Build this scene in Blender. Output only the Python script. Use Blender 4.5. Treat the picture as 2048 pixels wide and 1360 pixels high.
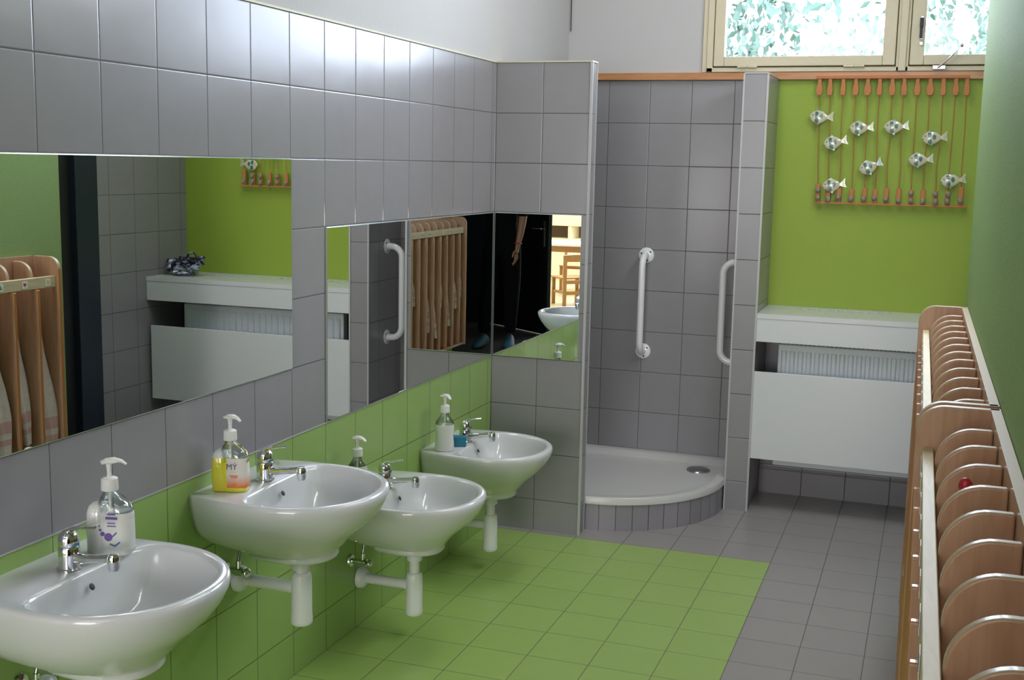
import bpy, bmesh, math, random
from mathutils import Vector, Matrix, Euler
random.seed(7)
PI = math.pi
scene = bpy.context.scene
for o in list(bpy.data.objects):
    bpy.data.objects.remove(o)
COL = scene.collection

# ------------------------------------------------------------------ camera
FPX, CAM = 2368.2, Vector((1.7185, -4.5969, 1.5317))
YAW, PITCH, ROLL = 0.3400, 0.1481, 0.0205
_f = Vector((-math.sin(YAW)*math.cos(PITCH), math.cos(YAW)*math.cos(PITCH), -math.sin(PITCH)))
_r = Vector((math.cos(YAW), math.sin(YAW), 0))
_u = _r.cross(_f)
_r2 = math.cos(ROLL)*_r + math.sin(ROLL)*_u
_u2 = -math.sin(ROLL)*_r + math.cos(ROLL)*_u
cam_data = bpy.data.cameras.new('camera')
cam_data.sensor_fit = 'HORIZONTAL'
cam_data.sensor_width = 36.0
cam_data.lens = FPX/2048*36.0
cam_data.clip_start = 0.01
cam = bpy.data.objects.new('camera', cam_data)
cam.matrix_world = Matrix(((_r2.x, _u2.x, -_f.x, CAM.x), (_r2.y, _u2.y, -_f.y, CAM.y),
                           (_r2.z, _u2.z, -_f.z, CAM.z), (0, 0, 0, 1)))
COL.objects.link(cam)
scene.camera = cam

# ------------------------------------------------------------------ world, lights, exposure
world = bpy.data.worlds.new('sky')
scene.world = world
world.use_nodes = True
bg = world.node_tree.nodes['Background']
bg.inputs[0].default_value = (0.84, 0.91, 1.14, 1)
bg.inputs[1].default_value = 18.0

def area(name, loc, rot, sx, sy, power, color=(1, 1, 1)):
    l = bpy.data.lights.new(name, 'AREA')
    l.shape = 'RECTANGLE'; l.size = sx; l.size_y = sy
    l.energy = power; l.color = color
    o = bpy.data.objects.new(name, l)
    o.location = loc; o.rotation_euler = rot
    COL.objects.link(o)
    return o
portal = area('window_daylight', (1.41, 1.33, 2.56), (math.radians(90), 0, PI), 1.46, 1.16, 1.0)
portal.data.cycles.is_portal = True
area('added_ceiling_fill', (1.0, -0.3, 3.24), (0, 0, 0), 0.4, 1.2, 15, (0.98, 0.96, 1.0))  # overhead fill added for the far end, no such lamp known
area('added_rear_fill', (1.25, -6.03, 2.6), (math.radians(78), 0, 0), 1.9, 0.8, 27, (0.98, 0.97, 1.02))  # unseen fill added behind the camera, the wall has no transom
area('added_side_fill', (1.80, -0.9, 2.35), (0, math.radians(55), 0), 0.2, 1.8, 19, (0.97, 0.97, 1.03))  # side fill added to lift the lower left wall, no fixture there
area('playroom_end_fill', (1.6, -10.97, 1.6), (math.radians(90), 0, 0), 3.0, 1.8, 225, (1.0, 0.97, 0.98))  # added area light standing for unseen playroom daylight, end wall is solid
area('playroom_top_fill', (2.0, -8.6, 3.24), (0, 0, 0), 3.4, 3.6, 200, (1.0, 0.96, 0.88))  # broad overhead fill added to brighten the playroom

scene.view_settings.view_transform = 'Standard'
scene.view_settings.look = 'None'
scene.view_settings.exposure = 0.25
scene.view_settings.gamma = 1.0
scene.view_settings.use_curve_mapping = False
scene.cycles.use_denoising = True
scene.cycles.max_bounces = 12
scene.cycles.diffuse_bounces = 8
scene.cycles.glossy_bounces = 6
scene.cycles.transmission_bounces = 8
scene.cycles.transparent_max_bounces = 12
scene.cycles.caustics_reflective = False
scene.cycles.caustics_refractive = False
scene.cycles.sample_clamp_indirect = 8.0

# ------------------------------------------------------------------ materials
def srgb(r, g, b):
    def c(v):
        v /= 255.0
        return v/12.92 if v <= 0.04045 else ((v+0.055)/1.055)**2.4
    return (c(r), c(g), c(b), 1)

def new_mat(name):
    m = bpy.data.materials.new(name); m.use_nodes = True
    nt = m.node_tree
    b = nt.nodes['Principled BSDF']
    return m, nt, b

def N(nt, t, **kw):
    n = nt.nodes.new(t)
    for k, v in kw.items():
        setattr(n, k, v)
    return n

def mth(nt, op, a, b=None):
    n = N(nt, 'ShaderNodeMath', operation=op)
    for i, v in enumerate((a, b)):
        if v is None: continue
        if isinstance(v, (int, float)): n.inputs[i].default_value = v
        else: nt.links.new(v, n.inputs[i])
    return n.outputs[0]

def plain(name, col, rough=0.5, metal=0.0, noise=0.0, nscale=30, bump=0.0, bscale=80, spec=0.5, coat=0.0, trans=0.0, sub=0.0):
    m, nt, b = new_mat(name)
    b.inputs['Base Color'].default_value = col
    b.inputs['Roughness'].default_value = rough
    b.inputs['Metallic'].default_value = metal
    b.inputs['Specular IOR Level'].default_value = spec
    b.inputs['Coat Weight'].default_value = coat
    b.inputs['Coat Roughness'].default_value = 0.05
    b.inputs['Transmission Weight'].default_value = trans
    tc = N(nt, 'ShaderNodeTexCoord')
    if noise:
        n = N(nt, 'ShaderNodeTexNoise'); n.inputs['Scale'].default_value = nscale; n.inputs['Detail'].default_value = 4
        nt.links.new(tc.outputs['Object'], n.inputs['Vector'])
        hs = N(nt, 'ShaderNodeHueSaturation'); hs.inputs['Color'].default_value = col
        v = mth(nt, 'ADD', mth(nt, 'MULTIPLY', n.outputs['Fac'], 2*noise), 1-noise)
        nt.links.new(v, hs.inputs['Value'])
        nt.links.new(hs.outputs[0], b.inputs['Base Color'])
    if bump:
        n = N(nt, 'ShaderNodeTexNoise'); n.inputs['Scale'].default_value = bscale; n.inputs['Detail'].default_value = 3
        nt.links.new(tc.outputs['Object'], n.inputs['Vector'])
        bp = N(nt, 'ShaderNodeBump'); bp.inputs['Strength'].default_value = bump; bp.inputs['Distance'].default_value = 0.004
        nt.links.new(n.outputs['Fac'], bp.inputs['Height'])
        nt.links.new(bp.outputs[0], b.inputs['Normal'])
    return m

def tile(name, col, axes, u0, v0, rough=0.3, grout=(0.10, 0.10, 0.10, 1), size=0.2, gw=0.0013, var=0.03, spec=0.5):
    m, nt, b = new_mat(name)
    tc = N(nt, 'ShaderNodeTexCoord'); sp = N(nt, 'ShaderNodeSeparateXYZ')
    nt.links.new(tc.outputs['Object'], sp.inputs[0])
    ds, cells = [], []
    for ax, o in zip(axes, (u0, v0)):
        q = mth(nt, 'DIVIDE', mth(nt, 'SUBTRACT', sp.outputs['XYZ'.index(ax)], o), size)
        fr = mth(nt, 'FRACT', q)
        ds.append(mth(nt, 'MULTIPLY', mth(nt, 'MINIMUM', fr, mth(nt, 'SUBTRACT', 1.0, fr)), size))
        cells.append(mth(nt, 'FLOOR', q))
    d = mth(nt, 'MINIMUM', ds[0], ds[1])
    g = mth(nt, 'LESS_THAN', d, gw)
    cb = N(nt, 'ShaderNodeCombineXYZ')
    nt.links.new(cells[0], cb.inputs[0]); nt.links.new(cells[1], cb.inputs[1])
    wn = N(nt, 'ShaderNodeTexWhiteNoise'); nt.links.new(cb.outputs[0], wn.inputs['Vector'])
    no = N(nt, 'ShaderNodeTexNoise'); no.inputs['Scale'].default_value = 14; no.inputs['Detail'].default_value = 5
    nt.links.new(tc.outputs['Object'], no.inputs['Vector'])
    v = mth(nt, 'ADD', mth(nt, 'MULTIPLY', wn.outputs['Value'], var), 1-var/2)
    v = mth(nt, 'ADD', v, mth(nt, 'MULTIPLY', mth(nt, 'SUBTRACT', no.outputs['Fac'], 0.5), 0.08))
    hs = N(nt, 'ShaderNodeHueSaturation'); hs.inputs['Color'].default_value = col
    nt.links.new(v, hs.inputs['Value'])
    mx = N(nt, 'ShaderNodeMix', data_type='RGBA')
    nt.links.new(g, mx.inputs['Factor']); nt.links.new(hs.outputs[0], mx.inputs['A']); mx.inputs['B'].default_value = grout
    nt.links.new(mx.outputs['Result'], b.inputs['Base Color'])
    b.inputs['Specular IOR Level'].default_value = spec
    rr = mth(nt, 'ADD', mth(nt, 'MULTIPLY', g, 0.45), rough)
    nt.links.new(rr, b.inputs['Roughness'])
    hgt = mth(nt, 'MINIMUM', mth(nt, 'DIVIDE', d, 0.0035), 1.0)
    bp = N(nt, 'ShaderNodeBump'); bp.inputs['Strength'].default_value = 0.6; bp.inputs['Distance'].default_value = 0.0012
    nt.links.new(hgt, bp.inputs['Height'])
    n2 = N(nt, 'ShaderNodeTexNoise'); n2.inputs['Scale'].default_value = 5; n2.inputs['Detail'].default_value = 2
    nt.links.new(tc.outputs['Object'], n2.inputs['Vector'])
    b2 = N(nt, 'ShaderNodeBump'); b2.inputs['Strength'].default_value = 0.12; b2.inputs['Distance'].default_value = 0.01
    nt.links.new(n2.outputs['Fac'], b2.inputs['Height']); nt.links.new(bp.outputs[0], b2.inputs['Normal'])
    nt.links.new(b2.outputs[0], b.inputs['Normal'])
    return m

def wood(name, c1, c2, scale=(30, 30, 3), rough=0.35, coat=0.3):
    m, nt, b = new_mat(name)
    tc = N(nt, 'ShaderNodeTexCoord'); mp = N(nt, 'ShaderNodeMapping')
    mp.inputs['Scale'].default_value = scale
    nt.links.new(tc.outputs['Object'], mp.inputs[0])
    n = N(nt, 'ShaderNodeTexNoise'); n.inputs['Scale'].default_value = 3; n.inputs['Detail'].default_value = 6; n.inputs['Distortion'].default_value = 0.6
    nt.links.new(mp.outputs[0], n.inputs['Vector'])
    r = N(nt, 'ShaderNodeValToRGB')
    r.color_ramp.elements[0].position = 0.3; r.color_ramp.elements[0].color = c1
    r.color_ramp.elements[1].position = 0.7; r.color_ramp.elements[1].color = c2
    nt.links.new(n.outputs['Fac'], r.inputs[0]); nt.links.new(r.outputs[0], b.inputs['Base Color'])
    b.inputs['Roughness'].default_value = rough
    b.inputs['Coat Weight'].default_value = coat; b.inputs['Coat Roughness'].default_value = 0.15
    return m

GREY = (0.275, 0.265, 0.285, 1)
GREEN = (0.305, 0.455, 0.145, 1)
DARKG = (0.07, 0.065, 0.065, 1)
M = {}
M['grey_x'] = tile('grey_tile_side', GREY, 'YZ', -0.037, 0.133, 0.24, DARKG)
M['green_x'] = tile('green_tile_side', GREEN, 'YZ', -0.037, 0.133, 0.24, (0.10, 0.13, 0.04, 1))
M['grey_y'] = tile('grey_tile_front', GREY, 'XZ', 0.2036, 0.133, 0.26, DARKG)
M['grey_floor'] = tile('grey_floor_tile', (0.30, 0.285, 0.28, 1), 'XY', 0.0, -0.034, 0.33, (0.12, 0.11, 0.11, 1))
M['green_floor'] = tile('green_floor_tile', (0.31, 0.455, 0.125, 1), 'XY', 0.0, -0.034, 0.33, (0.14, 0.13, 0.09, 1))
M['plaster'] = plain('white_plaster', (0.52, 0.515, 0.525, 1), 0.85, noise=0.02, nscale=6, bump=0.15, bscale=60, spec=0.2)
M['green_back'] = plain('yellow_green_paint', (0.285, 0.395, 0.05, 1), 0.5, noise=0.03, nscale=4, bump=0.1, bscale=90, spec=0.35)
M['green_side'] = plain('leaf_green_paint', (0.26, 0.375, 0.15, 1), 0.6, noise=0.03, nscale=4, bump=0.25, bscale=120, spec=0.05)
M['ceiling'] = plain('ceiling_white', (0.82, 0.82, 0.80, 1), 0.9)
M['darkfloor'] = plain('dark_entrance_floor', (0.02, 0.023, 0.025, 1), 0.5)
M['lino'] = plain('cream_linoleum', (0.50, 0.45, 0.24, 1), 0.35, noise=0.05)
M['ceramic'] = plain('white_ceramic', (0.64, 0.65, 0.665, 1), 0.16, coat=0.2, spec=0.5)
M['tray'] = plain('white_acrylic', (0.60, 0.60, 0.59, 1), 0.3, bump=0.05, bscale=200)
M['plastic'] = plain('white_plastic', (0.70, 0.72, 0.72, 1), 0.3)
M['barwhite'] = plain('white_enamel', (0.80, 0.81, 0.83, 1), 0.22, coat=0.4)
M['lam'] = plain('white_laminate', (0.67, 0.685, 0.71, 1), 0.2, noise=0.01)
M['radiator'] = plain('radiator_enamel', (0.74, 0.79, 0.85, 1), 0.25)
M['chrome'] = plain('chrome', (0.78, 0.79, 0.80, 1), 0.07, metal=1.0)
M['steel'] = plain('brushed_steel', (0.42, 0.42, 0.43, 1), 0.3, metal=1.0)
M['mirror'] = plain('mirror_silver', (0.90, 0.92, 0.91, 1), 0.0, metal=1.0)
M['mirror_edge'] = plain('mirror_edge', (0.55, 0.62, 0.60, 1), 0.15, metal=0.6)
M['dark'] = plain('dark_hole', (0.03, 0.03, 0.035, 1), 0.6)
M['trim'] = plain('pale_trim', (0.47, 0.47, 0.48, 1), 0.35)
M['trim_cream'] = plain('cream_trim', (0.62, 0.58, 0.42, 1), 0.5)
M['sill'] = wood('orange_sill_wood', (0.42, 0.17, 0.06, 1), (0.55, 0.26, 0.10, 1), (3, 30, 30))
M['frame'] = plain('cream_window_paint', (0.64, 0.57, 0.42, 1), 0.45, noise=0.03, nscale=12)
M['navy'] = plain('navy_paint', (0.012, 0.02, 0.036, 1), 0.45)
M['blackdoor'] = plain('black_door_paint', (0.006, 0.006, 0.007, 1), 0.5)
M['beech'] = wood('beech_panel', (0.44, 0.25, 0.15, 1), (0.54, 0.33, 0.21, 1), (24, 24, 3))
M['beech_lit_edge'] = plain('lit_beech_edge', (0.44, 0.34, 0.20, 1), 0.38, coat=0.1)  # paler tone paints light and sky reflection onto the upper edges
M['orange_edge'] = plain('orange_beech_edge', (0.46, 0.17, 0.04, 1), 0.35, coat=0.2)
M['rail'] = wood('pale_rail_wood', (0.54, 0.44, 0.26, 1), (0.66, 0.56, 0.36, 1), (24, 3, 24), 0.5, 0.0)
M['towel'] = plain('pale_towel', (0.66, 0.57, 0.55, 1), 0.9, noise=0.15, nscale=60, bump=0.5, bscale=260)
M['towel_stripe'] = plain('pink_towel_stripe', (0.60, 0.36, 0.36, 1), 0.9, bump=0.5, bscale=260)
M['terracotta'] = plain('terracotta', (0.50, 0.19, 0.07, 1), 0.7, noise=0.08)
M['string'] = plain('brown_cord', (0.40, 0.17, 0.05, 1), 0.9)
M['pebble'] = plain('grey_pebble', (0.25, 0.22, 0.18, 1), 0.6, noise=0.3, nscale=120)
M['fish'] = plain('cream_ceramic_glaze', (0.55, 0.53, 0.39, 1), 0.2, coat=0.5)
M['fish_green'] = plain('sea_green_glaze', (0.05, 0.16, 0.13, 1), 0.25, coat=0.5)
M['fish_eye'] = plain('black_glaze', (0.02, 0.02, 0.02, 1), 0.2)
M['lightwood'] = wood('light_pine', (0.36, 0.17, 0.045, 1), (0.44, 0.23, 0.075, 1), (20, 20, 3))
M['tabletop'] = plain('white_table_top', (0.85, 0.84, 0.80, 1), 0.25)
M['cabinet'] = plain('cream_cabinet', (0.78, 0.72, 0.55, 1), 0.5)
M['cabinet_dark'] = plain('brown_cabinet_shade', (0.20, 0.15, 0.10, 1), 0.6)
M['skin'] = plain('skin', (0.30, 0.14, 0.08, 1), 0.55, noise=0.05)  # tone darkened to carry the dim light of the entrance
M['black_cloth'] = plain('black_cloth', (0.004, 0.004, 0.005, 1), 1.0, bump=0.3, bscale=150, spec=0.1)
M['hair'] = plain('dark_hair', (0.03, 0.018, 0.01, 1), 0.5)
M['turquoise'] = plain('turquoise_shoe', (0.008, 0.07, 0.12, 1), 0.7)
M['sole'] = plain('grey_sole', (0.30, 0.30, 0.30, 1), 0.6)
M['red'] = plain('red_plastic', (0.45, 0.015, 0.03, 1), 0.35)
M['yellow'] = plain('yellow_plastic', (0.75, 0.40, 0.03, 1), 0.35)
M['sponge'] = plain('blue_sponge', (0.03, 0.21, 0.32, 1), 0.9, bump=0.8, bscale=300)
M['liquid_white'] = plain('milky_soap', (0.74, 0.76, 0.74, 1), 0.15, coat=0.6)
M['liquid_yellow'] = plain('yellow_soap', (0.72, 0.66, 0.05, 1), 0.12, coat=0.6)
M['liquid_pale'] = plain('pale_green_soap', (0.55, 0.62, 0.42, 1), 0.12, coat=0.6)
M['pump'] = plain('pump_plastic', (0.80, 0.81, 0.78, 1), 0.28)
M['purple'] = plain('purple_print', (0.16, 0.10, 0.36, 1), 0.4)
M['ink'] = plain('dark_print', (0.05, 0.06, 0.14, 1), 0.4)
M['orange_ink'] = plain('orange_print', (0.75, 0.16, 0.03, 1), 0.4)
M['heart'] = plain('red_print', (0.55, 0.02, 0.03, 1), 0.5)
M['blue_ink'] = plain('blue_print', (0.05, 0.16, 0.45, 1), 0.5)
M['green_ink'] = plain('green_print', (0.10, 0.35, 0.08, 1), 0.5)
M['yellow_ink'] = plain('yellow_print', (0.75, 0.55, 0.05, 1), 0.5)
M['paper'] = plain('white_paper', (0.72, 0.73, 0.70, 1), 0.5)
M['leaf'] = plain('leaves', (0.05, 0.075, 0.06, 1), 0.8, spec=0.1)
M['bark'] = plain('bark', (0.10, 0.07, 0.05, 1), 0.9, noise=0.2)
M['grass'] = plain('grass', (0.10, 0.22, 0.05, 1), 0.9, noise=0.2)
M['bagdark'] = plain('dark_bag_print', (0.02, 0.018, 0.04, 1), 0.3)
M['bagsilver'] = plain('silver_bag_print', (0.36, 0.40, 0.50, 1), 0.2, metal=0.3)

def clear_mat(name, tint, alpha, rough=0.05):
    m, nt, b = new_mat(name)
    out = nt.nodes['Material Output']
    tr = N(nt, 'ShaderNodeBsdfTransparent'); tr.inputs[0].default_value = tint
    gl = N(nt, 'ShaderNodeBsdfGlossy'); gl.inputs['Roughness'].default_value = rough
    fr = N(nt, 'ShaderNodeFresnel'); fr.inputs[0].default_value = 1.5
    mx = N(nt, 'ShaderNodeMixShader')
    k = mth(nt, 'ADD', mth(nt, 'MULTIPLY', fr.outputs[0], 0.9), alpha)
    nt.links.new(k, mx.inputs[0]); nt.links.new(tr.outputs[0], mx.inputs[1]); nt.links.new(gl.outputs[0], mx.inputs[2])
    nt.links.new(mx.outputs[0], out.inputs[0])
    return m
M['pane'] = clear_mat('window_glass', (0.97, 1.0, 0.99, 1), 0.0, 0.0)
M['clear'] = clear_mat('clear_bottle', (0.86, 0.90, 0.88, 1), 0.02)

def grad_label():
    m, nt, b = new_mat('label_white_to_orange')
    tc = N(nt, 'ShaderNodeTexCoord'); sp = N(nt, 'ShaderNodeSeparateXYZ')
    nt.links.new(tc.outputs['Object'], sp.inputs[0])
    r = N(nt, 'ShaderNodeValToRGB')
    r.color_ramp.elements[0].position = 0.015; r.color_ramp.elements[0].color = (0.75, 0.20, 0.03, 1)
    r.color_ramp.elements[1].position = 0.045; r.color_ramp.elements[1].color = (0.74, 0.70, 0.64, 1)
    nt.links.new(sp.outputs[2], r.inputs[0]); nt.links.new(r.outputs[0], b.inputs['Base Color'])
    b.inputs['Roughness'].default_value = 0.3
    return m
M['label_orange'] = grad_label()

# ------------------------------------------------------------------ mesh helpers
class B:
    """collects shapes into one bmesh"""
    def __init__(s): s.bm = bmesh.new()
    def face(s, vs, m=0):
        try:
            f = s.bm.faces.new(vs); f.material_index = m; return f
        except ValueError: return None
    def box(s, x0, x1, y0, y1, z0, z1, m=0):
        v = [s.bm.verts.new((x, y, z)) for z in (z0, z1) for y in (y0, y1) for x in (x0, x1)]
        for q in ((0, 2, 3, 1), (4, 5, 7, 6), (0, 1, 5, 4), (1, 3, 7, 5), (3, 2, 6, 7), (2, 0, 4, 6)):
            s.face([v[i] for i in q], m)
        return s
    def rings(s, rs, m=0, cap0=True, cap1=True, closed=True, mf=None):
        vr = [[s.bm.verts.new(p) for p in r] for r in rs]
        n = len(vr[0])
        for k in range(len(vr)-1):
            for i in range(n if closed else n-1):
                j = (i+1) % n
                s.face([vr[k][i], vr[k][j], vr[k+1][j], vr[k+1][i]], m if mf is None else mf(k, i))
        if cap0: s.face(list(reversed(vr[0])), m if mf is None else mf(0, 0))
        if cap1: s.face(vr[-1], m if mf is None else mf(len(vr)-2, 0))
        return vr
    def lathe(s, prof, c=(0, 0, 0), seg=24, m=0, axis='z', sx=1, sy=1):
        rs = []
        for r, h in prof:
            r = max(r, 1e-4); ring = []
            for i in range(seg):
                a = 2*PI*i/seg; p, q = r*math.cos(a)*sx, r*math.sin(a)*sy
                if axis == 'z': ring.append((c[0]+p, c[1]+q, c[2]+h))
                elif axis == 'x': ring.append((c[0]+h, c[1]+p, c[2]+q))
                else: ring.append((c[0]+q, c[1]+h, c[2]+p))
            rs.append(ring)
        s.rings(rs, m); return s
    def tube(s, pts, r, seg=12, m=0, cap=True, flat=1.0):
        pts = [Vector(p) for p in pts]
        rad = r if isinstance(r, (list, tuple)) else [r]*len(pts)
        rs = []; ref = None
        for i, p in enumerate(pts):
            t = (pts[min(i+1, len(pts)-1)]-pts[max(i-1, 0)]).normalized()
            if ref is None:
                ref = Vector((0, 0, 1)) if abs(t.z) < 0.9 else Vector((1, 0, 0))
            a = (ref-t*ref.dot(t)).normalized(); ref = a; b = t.cross(a)
            rs.append([p+a*(rad[i]*flat*math.cos(2*PI*k/seg))+b*(rad[i]*math.sin(2*PI*k/seg)) for k in range(seg)])
        s.rings(rs, m, cap, cap); return s
    def ell(s, c, rx, ry, rz, seg=20, rg=12, m=0, rot=None, mf=None):
        rs = []
        for k in range(rg+1):
            t = -PI/2+PI*k/rg; ring = []
            for i in range(seg):
                a = 2*PI*i/seg
                v = Vector((rx*max(math.cos(t), 1e-3)*math.cos(a), ry*max(math.cos(t), 1e-3)*math.sin(a), rz*math.sin(t)))
                if rot: v = rot @ v
                ring.append(v+Vector(c))
            rs.append(ring)
        s.rings(rs, m, mf=mf); return s
    def prism(s, poly, axis, a0, a1, m=0, mside=None):
        def P(p, a):
            if axis == 'y': return (p[0], a, p[1])
            if axis == 'x': return (a, p[0], p[1])
            return (p[0], p[1], a)
        A = [s.bm.verts.new(P(p, a0)) for p in poly]; Bv = [s.bm.verts.new(P(p, a1)) for p in poly]
        s.face(A, m); s.face(list(reversed(Bv)), m)
        n = len(poly)
        for i in range(n):
            j = (i+1) % n
            s.face([A[j], A[i], Bv[i], Bv[j]], m if mside is None else mside(i))
        return s

def obj(name, b, mats, parent=None, bevel=0.0, smooth=40, loc=None, segs=2):
    bm = b.bm
    bmesh.ops.recalc_face_normals(bm, faces=bm.faces)
    me = bpy.data.meshes.new(name); bm.to_mesh(me); bm.free()
    if not isinstance(mats, (list, tuple)): mats = [mats]
    for m in mats: me.materials.append(M[m] if isinstance(m, str) else m)
    if smooth:
        me.polygons.foreach_set('use_smooth', [True]*len(me.polygons))
        me.set_sharp_from_angle(angle=math.radians(smooth))
    o = bpy.data.objects.new(name, me); COL.objects.link(o)
    if parent: o.parent = parent
    if loc: o.location = loc
    if bevel:
        md = o.modifiers.new('bevel', 'BEVEL'); md.width = bevel; md.segments = segs
        md.limit_method = 'ANGLE'; md.angle_limit = math.radians(50); md.harden_normals = True
    return o

def thing(name, label, cat, loc=(0, 0, 0), rotz=0.0, group=None, kind=None):
    o = bpy.data.objects.new(name, None); COL.objects.link(o)
    o.empty_display_size = 0.05
    o.location = loc; o.rotation_euler = (0, 0, rotz)
    return tag(o, label, cat, group, kind)

def tag(o, label=None, cat=None, group=None, kind=None):
    if label: o['label'] = label
    if cat: o['category'] = cat
    if group: o['group'] = group
    if kind: o['kind'] = kind
    return o

def struct(name, b, mats, label=None, cat=None, **kw):
    return tag(obj(name, b, mats, **kw), label, cat, kind='structure')

def dup(root, name=None):
    r = root.copy(); COL.objects.link(r)
    for ch in list(root.children):
        c = ch.copy(); COL.objects.link(c); c.parent = r
        for g in list(ch.children):
            d = g.copy(); COL.objects.link(d); d.parent = c
    return r

# ------------------------------------------------------------------ room shell
ZT, ZC = 1.933, 3.3
YB = 1.014
def wall_x(y): return 1.832-0.0115*(y+0.44)

b = B()
b.box(-0.15, 0, -6.2, 0.02, 0, 0.733, 1).box(-0.15, 0, -6.2, 0.02, 0.733, ZT, 0).box(-0.15, 0, 0.02, YB+.2, 0, ZT, 0)
b.box(-0.15, -0.006, -6.2, YB+.2, ZT, ZC, 2)
struct('wall_left', b, ['grey_x', 'green_x', 'plaster'], 'left wall of grey tiles over lime green tiles with white plaster above', 'wall', smooth=0)

b = B()
b.box(0.0, 0.95, YB, 1.30, 0, ZT, 0)
b.box(0.95, 2.35, YB, 1.30, 0, 0.90, 0)
b.box(0.95, 2.35, YB, 1.30, 0.90, ZT, 1)
b.box(-0.15, 2.35, YB, 1.30, ZT, 1.967, 2)
b.box(-0.15, 0.67, YB, 1.30, 1.967, ZC, 2)
b.box(2.15, 2.35, YB, 1.30, 1.967, ZC, 2)
b.box(0.67, 2.15, YB, 1.30, 3.15, ZC, 2)
struct('wall_back', b, ['grey_y', 'green_back', 'plaster'], 'far wall, grey tiles in the shower and yellow green paint behind the fish hanging', 'wall', smooth=0)

b = B()
b.box(2.21, 2.35, 0.272, YB, 0, ZT, 0).box(2.21, 2.35, -0.46, YB, 2.06, ZC, 1).box(2.21, 2.35, 0.272, YB, ZT, 2.06, 1)
b.box(2.30, 2.35, -0.46, 0.272, 0, 2.06, 0)
struct('wall_recess', b, ['grey_x', 'plaster'], 'grey tiled side wall of the recess beside the radiator', 'wall', smooth=0)

b = B()
b.prism([(wall_x(-0.44), -0.44), (2.75, -0.44), (2.75, -4.1), (wall_x(-4.1), -4.1)], 'z', 0, ZC)
struct('wall_right', b, 'green_side', 'right wall painted leaf green behind the towel racks', 'wall', smooth=0)

b = B(); b.box(2.65, 2.75, -6.2, -4.1, 0, ZC)
struct('wall_entrance', b, 'navy', 'dark navy side wall of the entrance behind the photographer', 'wall', smooth=0)
b = B()
b.box(-0.15, 0.25, -6.2, -6.05, 0, ZC).box(2.28, 2.75, -6.2, -6.05, 0, ZC, 1).box(0.25, 2.28, -6.2, -6.05, 2.02, ZC)  # doorway widened on its unseen side to admit more playroom light
struct('wall_front', b, ['plaster', 'navy'], 'wall with the doorway to the playroom', 'wall', smooth=0)
b = B(); b.box(-0.15, 2.75, -6.2, 1.3, ZC, ZC+.1)
struct('ceiling', b, 'ceiling', 'white ceiling of the washroom', 'ceiling', smooth=0)

# floor: the green field under the sinks, grey elsewhere
b = B()
b.box(0, 1.2, -3.834, -0.034, -0.1, 0, 1)
b.box(0, 1.2, -0.034, YB, -0.1, 0, 0).box(1.2, 2.75, -4.034, YB, -0.1, 0, 0).box(0, 1.2, -4.034, -3.834, -0.1, 0, 0)
b.box(0, 2.75, -6.2, -4.034, -0.1, 0, 2)
struct('floor', b, ['grey_floor', 'green_floor', 'darkfloor'], 'tiled floor, lime green under the sinks and grey elsewhere', 'floor', smooth=0)

# free standing tiled partition between sinks and shower
b = B(); b.box(0, 0.403, 0.0, 0.076, 0, ZT, 0)
for f in b.bm.faces:
    if abs(f.normal.x) > .5 or True:
        f.normal_update()
        f.material_index = 1 if abs(f.normal.x) > 0.5 else 0
struct('wall_partition', b, ['grey_y', 'grey_x'], 'grey tiled partition wall between the last sink and the shower', 'wall', smooth=0)
b = B(); b.box(0.902, 1.004, 0.640, YB, 0, ZT, 0)
for f in b.bm.faces:
    f.normal_update(); f.material_index = 1 if abs(f.normal.x) > 0.5 else 0
struct('wall_pier', b, ['grey_y', 'grey_x'], 'narrow grey tiled pier between shower and radiator', 'wall', smooth=0)

# edge trims
def trim(i, box, mat, label):
    b = B(); b.box(*box); struct('trim_%d' % i, b, mat, label, 'trim', smooth=0)
trim(1, (0.399, 0.409, -0.004, 0.004, 0, ZT), 'trim', 'pale corner profile up the front edge of the partition')
trim(2, (0.401, 0.406, 0.073, 0.079, 0, ZT), 'trim', 'pale corner profile up the rear edge of the partition')
trim(3, (0.899, 0.906, 0.636, 0.643, 0, ZT), 'trim', 'pale corner profile up the shower edge of the pier')
trim(4, (1.000, 1.008, 0.636, 0.644, 0, ZT), 'trim', 'pale corner profile up the radiator edge of the pier')
trim(5, (-0.004, 0.004, -6.05, 0.0, ZT, ZT+.006), 'trim_cream', 'thin cream line along the top of the left wall tiles')
trim(6, (0.0, 0.407, -0.003, 0.078, ZT, ZT+.006), 'trim_cream', 'thin cream line along the top of the partition')
trim(7, (0.902, 1.006, 0.638, YB-.025, ZT, ZT+.006), 'trim', 'pale line along the top of the pier')
trim(8, (0.0, 2.21, YB-.022, YB, ZT+.001, 1.966), 'sill', 'narrow orange wooden strip under the window along the far wall')
trim(9, (1.004, 2.21, YB-.012, YB, 0, 0.113), 'grey_y', 'low skirting of grey tiles under the radiator')
trim(10, (0.0, 0.0025, -6.0, 0.0, 0.7315, 0.7345), 'trim', 'pale joint line between the grey and green tiles')

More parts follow.
